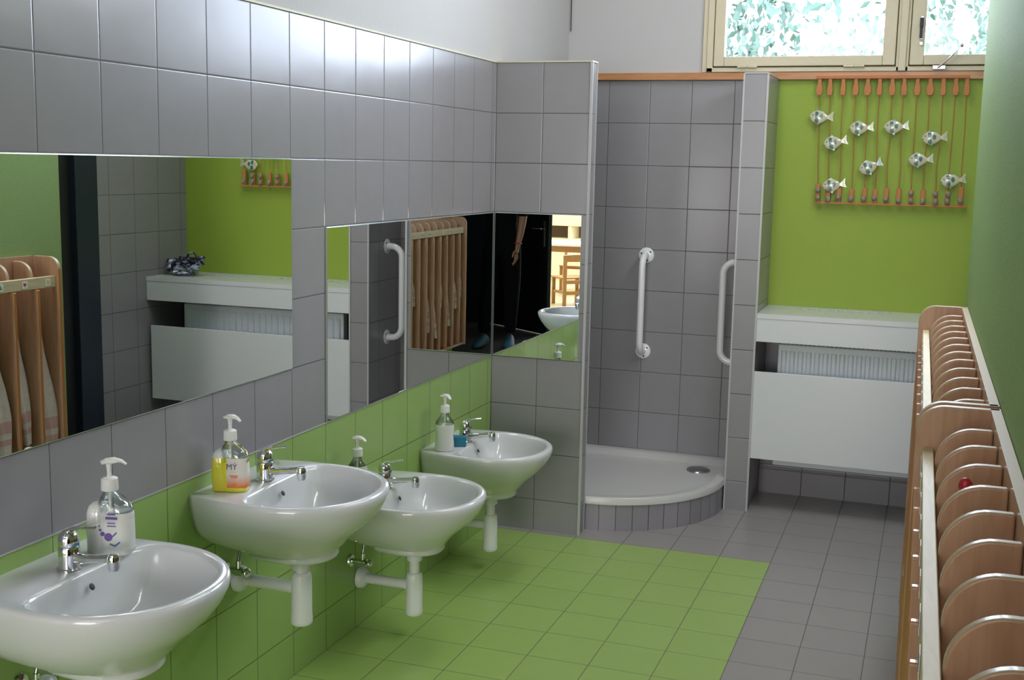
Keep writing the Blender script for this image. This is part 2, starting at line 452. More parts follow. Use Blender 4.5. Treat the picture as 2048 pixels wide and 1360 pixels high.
# ------------------------------------------------------------------ window
def window():
    w = thing('window_1', 'cream painted wooden window high in the far wall', 'window', (0, 0, 0), kind='structure')
    x0, x1, z0, z1 = 0.67, 2.15, 1.967, 3.15
    ya, yb = 0.985, 1.06
    b = B()
    b.box(x0, 0.70, ya, yb, z0, z1).box(2.12, x1, ya, yb, z0, z1).box(x0, x1, ya, yb, z0, 1.988).box(x0, x1, ya, yb, 3.12, z1)
    b.box(1.506, 1.560, ya, yb, z0, z1)
    b.box(x0+.005, 0.72, 1.031, yb, z0, z1).box(2.10, x1-.005, 1.031, yb, z0, z1).box(x0, x1, 1.031, yb, z0, 2.01).box(x0, x1, 1.031, yb, 3.10, z1).box(1.48, 1.585, 1.031, yb, z0, z1)
    b.box(x0-.022, x0+.006, 0.996, 1.0135, z0, z1)
    obj('window_frame', b, 'frame', w, bevel=0.003)
    b = B(); b.box(1.517, 1.549, ya-.012, ya, z0, z1); obj('mullion_strip', b, 'frame', w, bevel=0.004)
    for sx0, sx1, px0, px1 in ((0.704, 1.503, 0.752, 1.449), (1.563, 2.118, 1.622, 2.07)):
        b = B()
        zb, zt, pb, pt = 1.992, 3.116, 2.036, 3.07
        b.box(sx0, px0, 0.975, 1.03, zb, zt).box(px1, sx1, 0.975, 1.03, zb, zt)
        b.box(px0, px1, 0.975, 1.03, zb, pb).box(px0, px1, 0.975, 1.03, pt, zt)
        s = obj('sash', b, 'frame', w, bevel=0.004)
        b = B(); b.box(px0, px1, 1.006, 1.010, pb, pt); obj('pane', b, 'pane', s, smooth=0)
    for hx in (0.86, 1.33):
        b = B(); b.tube([(hx-.045, 0.976, 1.989), (hx, 0.976, 1.989)], .0045, 10).tube([(hx+.002, 0.976, 1.989), (hx+.045, 0.976, 1.989)], .0045, 10)
        obj('hinge', b, 'trim_cream', w)
    b = B(); b.box(1.597, 1.613, 0.972, 0.976, 2.10, 2.20)
    h = obj('handle', b, 'steel', w, bevel=0.002)
    b = B(); b.box(1.599, 1.611, 0.955, 0.973, 2.105, 2.185); b.box(1.597, 1.613, 0.950, 0.962, 2.150, 2.19); obj('grip', b, 'dark', h, bevel=0.002)
    b = B(); b.lathe([(0, 0), (.007, 0), (.007, -.006), (0, -.006)], (1.607, 0.974, 2.083), 12, axis='y'); obj('lock_knob', b, 'steel', w)
    b = B(); b.box(1.66, 1.715, 0.966, 0.976, 1.972, 1.990)
    s = obj('stay', b, 'steel', w, bevel=0.002)
    b = B(); b.tube([(1.682, 0.962, 1.980), (1.72, 0.958, 2.012), (1.772, 0.955, 2.068)], [.009, .006, .005], 10, flat=.5)
    b.ell((1.774, 0.955, 2.071), .008, .006, .009, 12, 8)
    obj('stay_arm', b, 'steel', s)
window()

# ------------------------------------------------------------------ door at the far recess
def far_door():
    d = thing('door_1', 'dark navy door and frame in the recess beside the radiator, seen in the large mirror', 'door', (0, 0, 0), kind='structure')
    b = B(); b.box(2.204, 2.30, 0.11, 0.272, 0, 2.06).box(2.204, 2.30, -0.44, 0.11, 1.98, 2.06)
    obj('door_frame', b, 'navy', d, bevel=0.004)
    b = B(); b.box(2.235, 2.275, -0.439, 0.109, 0.005, 1.978)
    obj('door_leaf', b, 'blackdoor', d, bevel=0.003)
far_door()

# half open door behind the photographer
def near_door():
    th = math.radians(35)
    d = thing('door_2', 'black door leaf half open behind the photographer, seen in the corner mirrors', 'door', (2.27, -6.02, 0), PI-th, kind='structure')
    b = B(); b.box(0, 0.92, -.02, .02, 0.008, 1.99)
    obj('door_leaf', b, 'blackdoor', d, bevel=0.003)
    # local +x runs along the leaf to its free edge
    for sy in (-1, 1):
        b = B(); b.box(0.845, 0.872, sy*.02, sy*.026, 0.80, 1.03) if sy > 0 else b.box(0.845, 0.872, -.026, -.02, 0.80, 1.03)
        h = obj('handle_plate', b, 'steel', d, bevel=0.002)
        b = B(); b.tube([(0.858, sy*.026, .955), (0.858, sy*.06, .955), (0.84, sy*.066, .955), (0.745, sy*.066, .955)], .009, 10)
        obj('handle', b, 'chrome', h)
near_door()

# ------------------------------------------------------------------ mirrors
def mirror(name, label, axis, a0, a1, z0, z1):
    t = thing(name, label, 'mirror', (0, 0, 0))
    bv, th = 0.012, 0.006
    b = B()
    def P(a, h, z): return (h, a, z) if axis == 'x' else (a, -h, z)
    outer0 = [P(a0, 0.0005, z0), P(a1, 0.0005, z0), P(a1, 0.0005, z1), P(a0, 0.0005, z1)]
    outer1 = [P(a0, th-.002, z0), P(a1, th-.002, z0), P(a1, th-.002, z1), P(a0, th-.002, z1)]
    e = .003
    inner = [P(a0+e, th, z0+e), P(a1-e, th, z0+e), P(a1-e, th, z1-e), P(a0+e, th, z1-e)]
    b.rings([outer0, outer1, inner], 1, True, False)
    b.bm.verts.ensure_lookup_table()
    vs = b.bm.verts[-4:]
    b.face(list(vs), 0)
    o = obj('glass', b, ['mirror', 'mirror_edge'], t, smooth=0)
    return t
mirror('wall_mirror', 'large high mirror above the two nearer sinks on the left wall', 'x', -3.037, -1.640, 0.933, 1.533)
mirror('wall_mirror', 'lower mirror above the two farther sinks, reaching into the corner', 'x', -1.437, -0.008, 0.735, 1.332)
mirror('wall_mirror', 'smaller mirror on the front of the grey partition', 'y', 0.008, 0.382, 0.735, 1.332)

# ------------------------------------------------------------------ sinks
def ray_poly(poly, c, a):
    d = (math.cos(a), math.sin(a)); best = None
    for i in range(len(poly)):
        p, q = poly[i], poly[(i+1) % len(poly)]
        ex, ey = q[0]-p[0], q[1]-p[1]
        den = d[0]*ey-d[1]*ex
        if abs(den) < 1e-12: continue
        t = ((p[0]-c[0])*ey-(p[1]-c[1])*ex)/den
        s = ((p[0]-c[0])*d[1]-(p[1]-c[1])*d[0])/den
        if t > 0 and -1e-9 <= s <= 1+1e-9 and (best is None or t > best): best = t
    return best

def sink_outline():
    W, Dp = 0.228, 0.435
    pts = []
    for k in range(0, 41):      # front half as a superellipse
        a = -PI/2+PI*k/40
        ca, sa = math.cos(a), math.sin(a)
        x = 0.19+(Dp-0.19)*(abs(ca)**0.92); y = W*(abs(sa)**0.92)*(1 if sa > 0 else -1)
        pts.append((x, y))
    right = [(0.10, 0.221), (0.03, 0.208), (0.006, 0.201), (0.0, 0.194)]
    return pts+right+[(x, -y) for x, y in reversed(right)]
SO = sink_outline()
SC = (0.225, 0.0); NS = 96
ANG = [2*PI*i/NS for i in range(NS)]
RO = [ray_poly(SO, SC, a) for a in ANG]
def make_sink():
    root = thing('wash_basin', '', 'sink')
    b = B()
    outer = [(SC[0]+RO[i]*math.cos(ANG[i]), RO[i]*math.sin(ANG[i])) for i in range(NS)]
    def hug(sx, sy, z, xs=0.0): return [(xs+x*sx, y*sy, z) for x, y in outer]
    BC = (0.262, 0.0)
    def basin(scale, z, c=BC, shift=0.0):
        ring = []
        for a in ANG:
            ro = ray_poly([(x, y) for x, y in outer], c, a)-0.027
            ca = math.cos(a)
            if ca < -0.01:
                rl = (c[0]-0.140)/(-ca)
                r = (ro**-7+rl**-7)**(-1/7)
            else: r = ro
            ring.append((c[0]+shift+r*scale*ca, c[1]+r*scale*math.sin(a), z))
        return ring
    rs = [hug(.42, .36, -.190, .112), hug(.455, .405, -.188, .105), hug(.47, .42, -.181, .102), hug(.465, .415, -.173, .102), hug(.49, .455, -.169, .092),
          hug(.61, .61, -.154, .055), hug(.75, .75, -.132, .012), hug(.84, .84, -.110, 0), hug(.905, .915, -.085), hug(.96, .965, -.055), hug(.992, .993, -.028),
          hug(1, 1, -.014), hug(.995, .995, -.005), hug(.982, .982, -.0005), hug(.972, .970, 0.0)]
    rim = basin(1.045, 0.0)
    rs.append([tuple(0.5*(p+q) for p, q in zip(A, Bq)) for A, Bq in zip(rs[-1], rim)])
    rs += [rim, basin(1.015, -.002), basin(.985, -.010), basin(.955, -.026), basin(.90, -.05), basin(.81, -.078), basin(.68, -.100),
           basin(.48, -.116, shift=-.02), basin(.24, -.124, shift=-.03), basin(.10, -.126, shift=-.035)]
    b.rings(rs, 0)
    basin_o = obj('basin', b, 'ceramic', root, smooth=70)
    # drain and overflow
    b = B(); b.lathe([(0, -.120), (.016, -.120), (.026, -.1225), (.029, -.1265), (.029, -.129)], (0.225, 0, 0.0), 24); obj('drain', b, 'chrome', root)
    b = B()
    q = Euler((0, math.radians(62), 0)).to_matrix()
    b.ell((0.1545, 0.0, -.030), .0075, .0075, .002, 20, 6, rot=q)
    obj('overflow_hole', b, 'dark', root)  # dark disc laid on the basin paints the shaded opening
    # tap
    b = B()
    b.lathe([(0, 0), (.0255, 0), (.0255, .004), (.022, .006), (.0215, .030), (.0215, .046), (.019, .050), (.0, .050)], (0.100, 0, 0), 28)
    f = obj('tap', b, 'chrome', root)
    b = B()
    b.lathe([(0, .050), (.0205, .051), (.0215, .060), (.019, .073), (.012, .081), (0, .084)], (0.100, 0, 0), 28)
    b.tube([(0.092, 0, .076), (0.110, 0, .086), (0.135, 0, .092), (0.166, 0, .096)], [.012, .0105, .0085, .006], 14, flat=.45)
    obj('lever', b, 'chrome', f)
    b = B()
    b.tube([(0.115, 0, .026), (0.130, 0, .026), (0.165, 0, .031), (0.195, 0, .036), (0.207, 0, .036)], [.0125, .0105, .0085, .009, .010], 16)
    b.lathe([(0, .012), (.0095, .012), (.0125, .020), (.0125, .040), (.009, .046), (0, .047)], (0.209, 0, 0), 20)
    obj('spout', b, 'chrome', f)
    b = B(); b.box(0.1195, 0.1225, -.005, .005, .052, .058); obj('red_blue_dot', b, 'sponge', f)
    # waste and bottle trap
    b = B(); b.lathe([(0, -.190), (.031, -.190), (.031, -.199), (.026, -.202), (.026, -.228), (.017, -.231), (.017, -.285), (0, -.285)], (0.208, 0, 0), 28)
    w = obj('waste_pipe', b, 'plastic', root)
    b = B(); b.lathe([(0, -.238), (.020, -.238), (.024, -.242), (.026, -.246), (.027, -.258), (.0275, -.345), (.029, -.368), (.0285, -.376), (.025, -.380), (0, -.380)], (0.208, 0, 0), 28)
    tr = obj('bottle_trap', b, 'plastic', root)
    b = B(); b.tube([(0.003, 0.018, -.290), (0.20, 0, -.283)], .0165, 20); obj('outlet_pipe', b, 'plastic', tr)
    b = B(); b.lathe([(0, .002), (.036, .002), (.036, .014), (.030, .024), (.019, .030), (0, .030)], (0.0, 0.018, -.290), 28, axis='x'); obj('wall_rosette', b, 'plastic', tr)
    # corner valve
    for y in (-.045,):
        b = B()
        b.lathe([(0, .001), (.022, .001), (.020, .006), (.009, .008), (.009, .035), (.012, .036), (.012, .06), (0, .06)], (0, y, -.245), 16, axis='x')
        b.tube([(0.045, y, -.245), (0.045, y, -.215)], .007, 10)
        v = obj('corner_valve', b, 'chrome', root)
        b = B(); b.ell((0.070, y, -.245), .010, .016, .012, 14, 8); obj('valve_knob', b, 'chrome', v)
        b = B(); b.tube([(0.045, y, -.215), (0.048, y*.6, -.150), (0.085, 0, -.05)], .005, 10); obj('supply_hose', b, 'steel', v)
    return root
sink = make_sink()
SINKS = [(-2.705, 0.693, 'nearest white wash basin, with a lilac dotted soap bottle on its ledge'),
         (-1.953, 0.693, 'white wash basin with yellow soap, second from the camera'),
         (-1.228, 0.487, 'lower white wash basin, partly hidden behind the basin with yellow soap'),
         (-0.530, 0.487, 'farthest white wash basin, in the corner by the grey partition')]
for i, (y, z, lab) in enumerate(SINKS):
    s = sink if i == 0 else dup(sink)
    s.location = (0.0, y, z)
    if z < .6:          # the lower basins have a longer waste pipe
        for ch in s.children:
            if ch.name.startswith('bottle_trap'): ch.location.z = -.032
    tag(s, lab, 'sink', 'wash basins on the left wall')

# ------------------------------------------------------------------ soap bottles
def sup(a, n):
    c, s = math.cos(a), math.sin(a)
    return (abs(c)**(2/n)*(1 if c >= 0 else -1), abs(s)**(2/n)*(1 if s >= 0 else -1))
def loft(b, secs, m=0, seg=40, n=3.0):
    """secs: (cx, cy, hw, hd, z)"""
    rs = []
    for cx, cy, hw, hd, z in secs:
        rs.append([(cx+hw*sup(2*PI*i/seg, n)[0], cy+hd*sup(2*PI*i/seg, n)[1], z) for i in range(seg)])
    b.rings(rs, m)
def pump(t, x, z, turn, s=1.0):
    b = B()
    b.lathe([(0, 0), (.0165*s, 0), (.0175*s, .003), (.0165*s, .024*s), (.012*s, .027*s), (0, .027*s)], (x, 0, z), 24)
    p = obj('pump_collar', b, 'pump', t)
    b = B(); b.lathe([(0, .02*s), (.0055*s, .02*s), (.0045*s, .038*s), (.0065*s, .055*s), (0, .055*s)], (x, 0, z), 16); obj('pump_stem', b, 'pump', p)
    c, sn = math.cos(turn), math.sin(turn)
    b = B()
    pts = [(-.015, .056), (-.005, .060), (.010, .061), (.024, .058), (.033, .051)]
    b.tube([(x+u*c*s, u*sn*s, z+h*s) for u, h in pts], [.006*s, .0105*s, .0105*s, .0065*s, .0042*s], 16, flat=.55)
    b.ell((x, 0, z+.0585*s), .0185*s, .0125*s, .0045*s, 24, 8)
    obj('pump_nozzle', b, 'pump', p)
    b = B(); b.tube([(x, 0, z), (x-.002, 0, z-.11*s)], .003*s, 8); obj('dip_tube', b, 'pump', p)

def lobed_bottle(label, loc, rotz, liquid, fill, with_text, lilac=False, s=1.0):
    t = thing('soap_bottle', label, 'soap bottle', loc, rotz, 'pump soap bottles on the basins')
    b = B()
    # right hand body rises to the neck, left hand shoulder ends lower
    loft(b, [(0.012*s, 0, .033*s, .024*s, 0), (0.012*s, 0, .037*s, .027*s, .004*s), (0.012*s, 0, .037*s, .027*s, .055*s), (0.0125*s, 0, .0362*s, .0266*s, .076*s), (0.013*s, 0, .035*s, .026*s, .088*s),
             (0.011*s, 0, .031*s, .024*s, .102*s), (0.007*s, 0, .023*s, .019*s, .114*s), (0.003*s, 0, .014*s, .013*s, .123*s), (0.002*s, 0, .0115*s, .0115*s, .131*s)])
    for f in b.bm.faces:
        f.material_index = 1 if f.calc_center_median().z < fill*s else 0
    obj('bottle', b, ['clear', liquid], t, smooth=60)
    b = B(); loft(b, [(0.012*s, 0, .0345*s, .0250*s, fill*s-.002), (0.012*s, 0, .0345*s, .0250*s, fill*s)]); obj('liquid_soap', b, liquid, t, smooth=60)
    b = B()
    loft(b, [(-.022*s, -.004*s, .017*s, .022*s, .0005), (-.022*s, -.004*s, .020*s, .025*s, .004*s), (-.022*s, -.004*s, .0205*s, .025*s, .06*s),
             (-.022*s, -.004*s, .019*s, .024*s, .088*s), (-.022*s, -.004*s, .015*s, .019*s, .100*s), (-.022*s, -.004*s, .007*s, .010*s, .1065*s)])
    zs = .078*s if not lilac else 9
    for f in b.bm.faces:
        f.material_index = 1 if f.calc_center_median().z > zs else 0
    obj('side_shoulder', b, [liquid, 'plastic'], t, smooth=60)
    # label wraps the front of the right hand body
    b = B(); seg = 14
    rs = []
    for z in (.012*s, .050*s, .088*s):
        r = []
        for k in range(seg+1):
            a = math.radians(-100+110*k/seg)
            q = sup(a, 3.0)
            hw, hd = (.0378*s, .0278*s) if z < .08*s else (.0360*s, .0270*s)
            r.append((0.012*s+hw*q[0], hd*q[1], z))
        rs.append(r)
    b.rings(rs, 0, False, False, closed=False)
    lb = obj('label', b, 'paper' if lilac else 'label_orange', t, smooth=60)
    def text(body, size, x, z, mat, dy=0.0):
        cu = bpy.data.curves.new('print', 'FONT'); cu.body = body; cu.size = size; cu.extrude = .0001; cu.align_x = 'CENTER'
        cu.materials.append(M[mat])
        tmp = bpy.data.objects.new('print', cu); COL.objects.link(tmp)
        bpy.context.view_layer.update()
        me = bpy.data.meshes.new_from_object(tmp.evaluated_get(bpy.context.evaluated_depsgraph_get()))
        bpy.data.objects.remove(tmp)
        o = bpy.data.objects.new('print', me); COL.objects.link(o); o.parent = lb
        o.location = (x, -.0284*s-dy, z); o.rotation_euler = (PI/2, 0, 0)
    if with_text:
        text('MÝ', .021*s, .014*s, .060*s, 'ink')
        text('- - -', .008*s, .018*s, .052*s, 'ink')
    if lilac:
        b = B()
        for x, z, r in ((-.010, .062, .0018), (-.008, .054, .0026), (-.003, .046, .0045), (.009, .040, .0085)):
            b.lathe([(0, -.0003), (r*s, -.0003), (r*s, 0.0)], (x*s, -.0284*s, z*s), 18, axis='y')
        for k, (w, h) in enumerate(((.017, .003), (.024, .005), (.016, .0022), (.018, .0022))):
            z = (.086, .077, .068, .062)[k]*s
            b.box(.016*s-w/2*s, .016*s+w/2*s, -.0290*s, -.0286*s, z, z+h*s, 0)
        obj('print', b, 'purple', lb)
        b = B(); b.tube([(.012*s, -.0287*s, .026*s), (.022*s, -.0289*s, .022*s), (.032*s, -.0262*s, .030*s)], .0016*s, 8)
        b.tube([(.018*s, -.0289*s, .042*s), (.026*s, -.0284*s, .050*s)], .0012*s, 8)
        obj('blue_swirl', b, 'blue_ink', lb)
    else:
        b = B()
        for k, z in enumerate((.044, .041, .038, .022, .018)):
            b.box((.008+.002*k)*s, (.030-.001*k)*s, -.0288*s, -.0285*s, z*s, (z+.0016)*s)
        obj('print', b, 'orange_ink', lb)
    pump(t, 0.002*s, .130*s, math.radians(-20) if not lilac else math.radians(25), s)
    return t
lobed_bottle('clear pump soap bottle with a lilac dotted label on the nearest basin', (0.107, -2.585, 0.6935), math.radians(14), 'liquid_white', .088, False, True, 1.05)
lobed_bottle('clear pump bottle of yellow soap with an orange and white label', (0.070, -2.070, 0.6935), math.radians(14), 'liquid_yellow', .076, True, False, 1.0)

def plain_bottle(label, loc, rotz, liquid, fill, turn, s=1.0, waist=True):
    t = thing('soap_bottle', label, 'soap bottle', loc, rotz, 'pump soap bottles on the basins')
    secs = [(0, .030), (.004, .034), (.03, .033), (.055, .030), (.080, .033), (.0945, .033), (.105, .029), (.118, .019), (.128, .013), (.136, .012)]
    b = B(); loft(b, [(0, 0, r*s, r*.8*s, z*s) for z, r in secs], n=2.4)
    for f in b.bm.faces:
        f.material_index = 1 if f.calc_center_median().z < fill*s else 0
    obj('bottle', b, ['clear', liquid], t, smooth=60)
    b = B(); loft(b, [(0, 0, .031*s, .031*.8*s, .0925*s), (0, 0, .031*s, .031*.8*s, .0943*s)], n=2.4); obj('liquid_soap', b, liquid, t, smooth=60)
    pump(t, 0, .135*s, turn, s)
    return t
plain_bottle('clear pump soap bottle half hidden behind the yellow soap basin', (0.072, -1.365, 0.4875), 0, 'liquid_pale', .10, math.radians(-10), 0.98)
plain_bottle('milky white pump soap bottle on the farthest basin', (0.083, -0.690, 0.4875), 0.3, 'liquid_white', .096, math.radians(-50), 1.05)
b = B(); b.box(-.030, .030, -.018, .018, 0, .038)
o = obj('sponge', b, 'sponge', loc=(0.103, -0.605, 0.4875), bevel=.004); o.rotation_euler = (0, 0, .35)
tag(o, 'blue sponge block at the foot of the tap on the farthest basin', 'sponge')

# ------------------------------------------------------------------ shower
def shower():
    cx, cy, R = 0.360, 0.628, 0.540
    t = thing('shower_tray', 'white quadrant shower tray on a low plinth of grey tiles', 'shower tray', (0, 0, 0))
    def outline(off, n=28):
        r = R-off
        pts = [(off+.001, .078+off+.001 if off > 0 else .078)]
        for k in range(n+1):
            a = -PI/2+PI/2*k/n
            pts.append((cx+r*math.cos(a), cy+r*math.sin(a)))
        pts += [(cx+R-off, YB-off-.001), (off+.001, YB-off-.001)]
        return pts
    b = B()
    lo = [(x, y, 0.0) for x, y in outline(.006)]; hi = [(x, y, 0.112) for x, y in outline(.006)]
    b.rings([lo, hi], 0)
    # vertical joints of the plinth tiles
    pl = obj('tiled_plinth', b, 'tray', t, smooth=30)
    m, nt, bs = new_mat('plinth_tile')
    tc = N(nt, 'ShaderNodeTexCoord'); sp = N(nt, 'ShaderNodeSeparateXYZ'); nt.links.new(tc.outputs['Object'], sp.inputs[0])
    ang = mth(nt, 'ARCTAN2', mth(nt, 'SUBTRACT', sp.outputs[1], cy), mth(nt, 'SUBTRACT', sp.outputs[0], cx))
    arc = mth(nt, 'MULTIPLY', ang, R/0.072)
    fr = mth(nt, 'FRACT', mth(nt, 'ADD', arc, 60.35))
    g = mth(nt, 'LESS_THAN', mth(nt, 'MINIMUM', fr, mth(nt, 'SUBTRACT', 1.0, fr)), 0.022)
    wn = N(nt, 'ShaderNodeTexWhiteNoise', noise_dimensions='1D'); nt.links.new(mth(nt, 'FLOOR', mth(nt, 'ADD', arc, 60.35)), wn.inputs['W'])
    hs = N(nt, 'ShaderNodeHueSaturation'); hs.inputs['Color'].default_value = (0.29, 0.275, 0.31, 1)
    nt.links.new(mth(nt, 'ADD', mth(nt, 'MULTIPLY', wn.outputs['Value'], .2), .9), hs.inputs['Value'])
    mx = N(nt, 'ShaderNodeMix', data_type='RGBA'); nt.links.new(g, mx.inputs['Factor']); nt.links.new(hs.outputs[0], mx.inputs['A']); mx.inputs['B'].default_value = DARKG
    nt.links.new(mx.outputs['Result'], bs.inputs['Base Color']); bs.inputs['Roughness'].default_value = .3
    pl.data.materials[0] = m
    tag(pl, 'grey tiled plinth under the tray')
    b = B()
    R_ = lambda off, z: [(x, y, z) for x, y in outline(off)]
    b.rings([R_(.004, .112), R_(0, .114), R_(0, .141), R_(.003, .145), R_(.040, .145), R_(.046, .142), R_(.062, .119), R_(.075, .1165), R_(.15, .1160)], 0)
    obj('tray', b, 'tray', t, smooth=50)
    b = B(); b.lathe([(0, .116), (.056, .116), (.055, .122), (.045, .1275), (.025, .1295), (0, .130)], (0.745, 0.83, 0), 36)
    tag(obj('drain_cover', b, 'steel', t), 'domed dark steel drain cover')
shower()

def arc_pts(p0, d0, d1, r, n=8):
    """quarter bend from p0 heading d0 turning into d1"""
    p0, d0, d1 = Vector(p0), Vector(d0), Vector(d1)
    c = p0+d1*r
    return [c-d1*r*math.cos(PI/2*k/n)+d0*r*math.sin(PI/2*k/n) for k in range(n+1)]
def grab_bar(label, loc, rotz, L):
    """local: wall plane x=0, bar stands out along +x, runs from z=0 to z=L"""
    t = thing('grab_bar', label, 'grab bar', loc, rotz, 'white grab bars in the shower')
    r, st = .016, .085
    pts = [(0.004, 0, 0)]+arc_pts((st-.055, 0, 0), (1, 0, 0), (0, 0, 1), .055)+list(reversed(arc_pts((st-.055, 0, L), (1, 0, 0), (0, 0, -1), .055)))+[(0.004, 0, L)]
    b = B(); b.tube(pts, r, 20); obj('bar', b, 'barwhite', t)
    for z in (0, L):
        b = B(); b.lathe([(0, .0005), (.037, .0005), (.037, .004), (.033, .007), (0, .007)], (0, 0, z), 32, axis='x')
        f = obj('wall_flange', b, 'barwhite', t)
        for a in (0.7, 2.8, 4.9):
            b = B(); b.lathe([(0, .006), (.0045, .006), (.0040, .0085), (0, .0085)], (0, .026*math.cos(a), z+.026*math.sin(a)), 10, axis='x')
            obj('screw', b, 'dark', f)
    return t
grab_bar('white grab bar standing upright on the shower back wall', (0.415, YB, 0.638), -PI/2, .468)
grab_bar('white grab bar on the inner side of the narrow pier', (0.902, 0.846, 0.640), PI, .464)

# ------------------------------------------------------------------ radiator and its cover
def radiator():
    t = thing('radiator', 'pale blue grey panel radiator behind the white cover', 'radiator', (0, 0, 0))
    x0, x1, z0, z1 = 1.094, 2.05, 0.200, 0.757
    b = B(); b.box(x0, x1, 0.745, 0.79, z0, z1); obj('panel', b, 'radiator', t, bevel=.006)
    b = B(); n = 26; p = (x1-x0-.02)/n
    for i in range(n):
        xa = x0+.01+i*p
        b.prism([(xa+.005, .7455), (xa+.011, .7365), (xa+p-.011, .7365), (xa+p-.005, .7455)], 'z', z0+.03, z1-.03)
    obj('fluted_face', b, 'radiator', t, smooth=0)
    b = B()
    for k in range(50):
        xa = x0+.012+k*(x1-x0-.03)/49
        b.box(xa, xa+.006, .750, .787, z1, z1+.003)
    obj('top_grille', b, 'radiator', t, smooth=0)
    for x in (1.3, 1.9):
        b = B(); b.box(x, x+.03, .79, YB-.001, .25, .70); obj('bracket', b, 'radiator', t)
radiator()
def cover():
    t = thing('radiator_cover', 'white laminate radiator cover with shelf and hanging front panel', 'radiator cover', (0, 0, 0))
    x0, x1 = 1.0055, 2.2085
    b = B()
    # top board with two slotted vents cut through
    vents = [(1.17, 1.56), (1.70, 2.07)]
    ya, yb = .900, .945
    z0, z1 = .878, .900
    b.box(x0, x1, .642, ya, z0, z1).box(x0, x1, yb, YB-.002, z0, z1)
    xs = [x0]+[v for vv in vents for v in vv]+[x1]
    for i in range(0, len(xs), 2): b.box(xs[i], xs[i+1], ya, yb, z0, z1)
    obj('shelf', b, 'lam', t, smooth=0)
    for a, c in vents:
        b = B(); b.box(a, c, ya, yb, z0+.004, z0+.010, 0)  # dark plate puts the shade below the slots into colour
        n = 9
        for k in range(n):
            xa = a+(c-a)*(k+.5)/n
            b.box(xa-.004, xa+.004, ya, yb, z0+.010, z1-.001, 1)
        obj('vent_grille', b, ['dark', 'radiator'], t, smooth=0)
    b = B(); b.box(x0, x1, .644, .662, .775, .8775); obj('apron', b, 'lam', t, bevel=.0015)
    b = B(); b.box(x0+.001, x1-.02, .644, .662, .246, .640); obj('front_panel', b, 'lam', t, bevel=.0015)
cover()

# crumpled bag on the shelf
def bag():
    b = B()
    rnd = random.Random(4)
    from mathutils import noise
    for (c, rx, ry, rz, m) in (((0, 0, .032), .085, .055, .030, 1), ((.055, .0, .050), .050, .045, .032, 0), ((-.035, .0, .070), .075, .045, .026, 0), ((-.09, .01, .085), .035, .03, .022, 0), ((-.06, -.03, .045), .07, .02, .018, 1)):
        st = len(b.bm.verts)
        b.ell(c, rx, ry, rz, 28, 18, m)
        b.bm.verts.ensure_lookup_table()
        for v in b.bm.verts[st:]:
            n = noise.noise(v.co*55+Vector((c[0]*40, 1, 2)))
            d = (v.co-Vector(c))
            v.co += d*n*.55
            v.co.z = max(v.co.z, .001)
    for pts in ([(-.02, 0, .09), (-.035, .0, .118), (-.065, 0, .125), (-.085, .0, .105)], [(.03, 0, .075), (.02, 0, .098), (.0, 0, .09)]):
        b.tube(pts, .006, 8, 0)
    for f in b.bm.faces:
        c = f.calc_center_median()
        if noise.noise(c*70) > .22: f.material_index = 1-f.material_index
    o = obj('crumpled_bag', b, ['bagdark', 'bagsilver'], loc=(2.085, .80, .9005), smooth=60)
    tag(o, 'crumpled dark and silver bag on the radiator shelf, seen in the large mirror', 'bag')
bag()

# ------------------------------------------------------------------ fish wall hanging
def fish_mesh(seed):
    rnd = random.Random(seed)
    b = B()
    # body: flattened drop, nose to -x
    L, H = .036, .026
    rs = []
    K = 22
    for k in range(K+1):
        u = k/K
        x = -L+2*L*u
        h = H*(max(math.sin(PI*min(u*1.0, 1))**.62, 0.03))*(1-.30*u) if 0 < k < K else .0015
        h = max(h, .004 if u > .5 else .0015)
        rs.append([(x, -.006*(h/H)*math.sin(2*PI*i/24)-.002, h*math.cos(2*PI*i/24)) for i in range(24)])
    b.rings(rs, 0)
    def col(c):
        for cx, cz, rx, rz in ((-.008, .010, .0065, .0085), (-.006, -.011, .0065, .0095), (.009, .002, .0068, .0088)):
            if ((c.x-cx)/rx)**2+((c.z-cz)/rz)**2 < 1: return 1
        if abs(c.x+.0155-.0035*math.cos(c.z*60)) < .0014: return 1
        return 0
    bmesh.ops.subdivide_edges(b.bm, edges=b.bm.edges[:], cuts=1, use_grid_fill=True)
    for f in b.bm.faces: f.material_index = col(f.calc_center_median())
    # eye, mouth
    b.ell((-.0235, -.0075, .006), .002, .0012, .002, 10, 6, 2)
    b.tube([(-.0358, -.004, -.003), (-.031, -.006, -.005)], .0008, 6, 2)
    # fins
    b.prism([(-.012, .021), (.000, .026), (.010, .019), (.002, .018)], 'y', -.004, 0, 1)
    b.prism([(-.006, -.022), (.002, -.028), (.006, -.019)], 'y', -.004, 0, 1)
    return b
def tail_mesh(dark):
    b = B()
    b.prism([(.032, .004), (.044, .012), (.056, .022), (.053, .004), (.058, -.012), (.045, -.008), (.032, -.004)], 'y', -.006, -.001, 1 if dark else 0)
    for q in (.01, .002, -.004):
        b.tube([(.042, -.0062, q*.5), (.052, -.0062, q*1.3)], .0008, 6, 1)
    return b
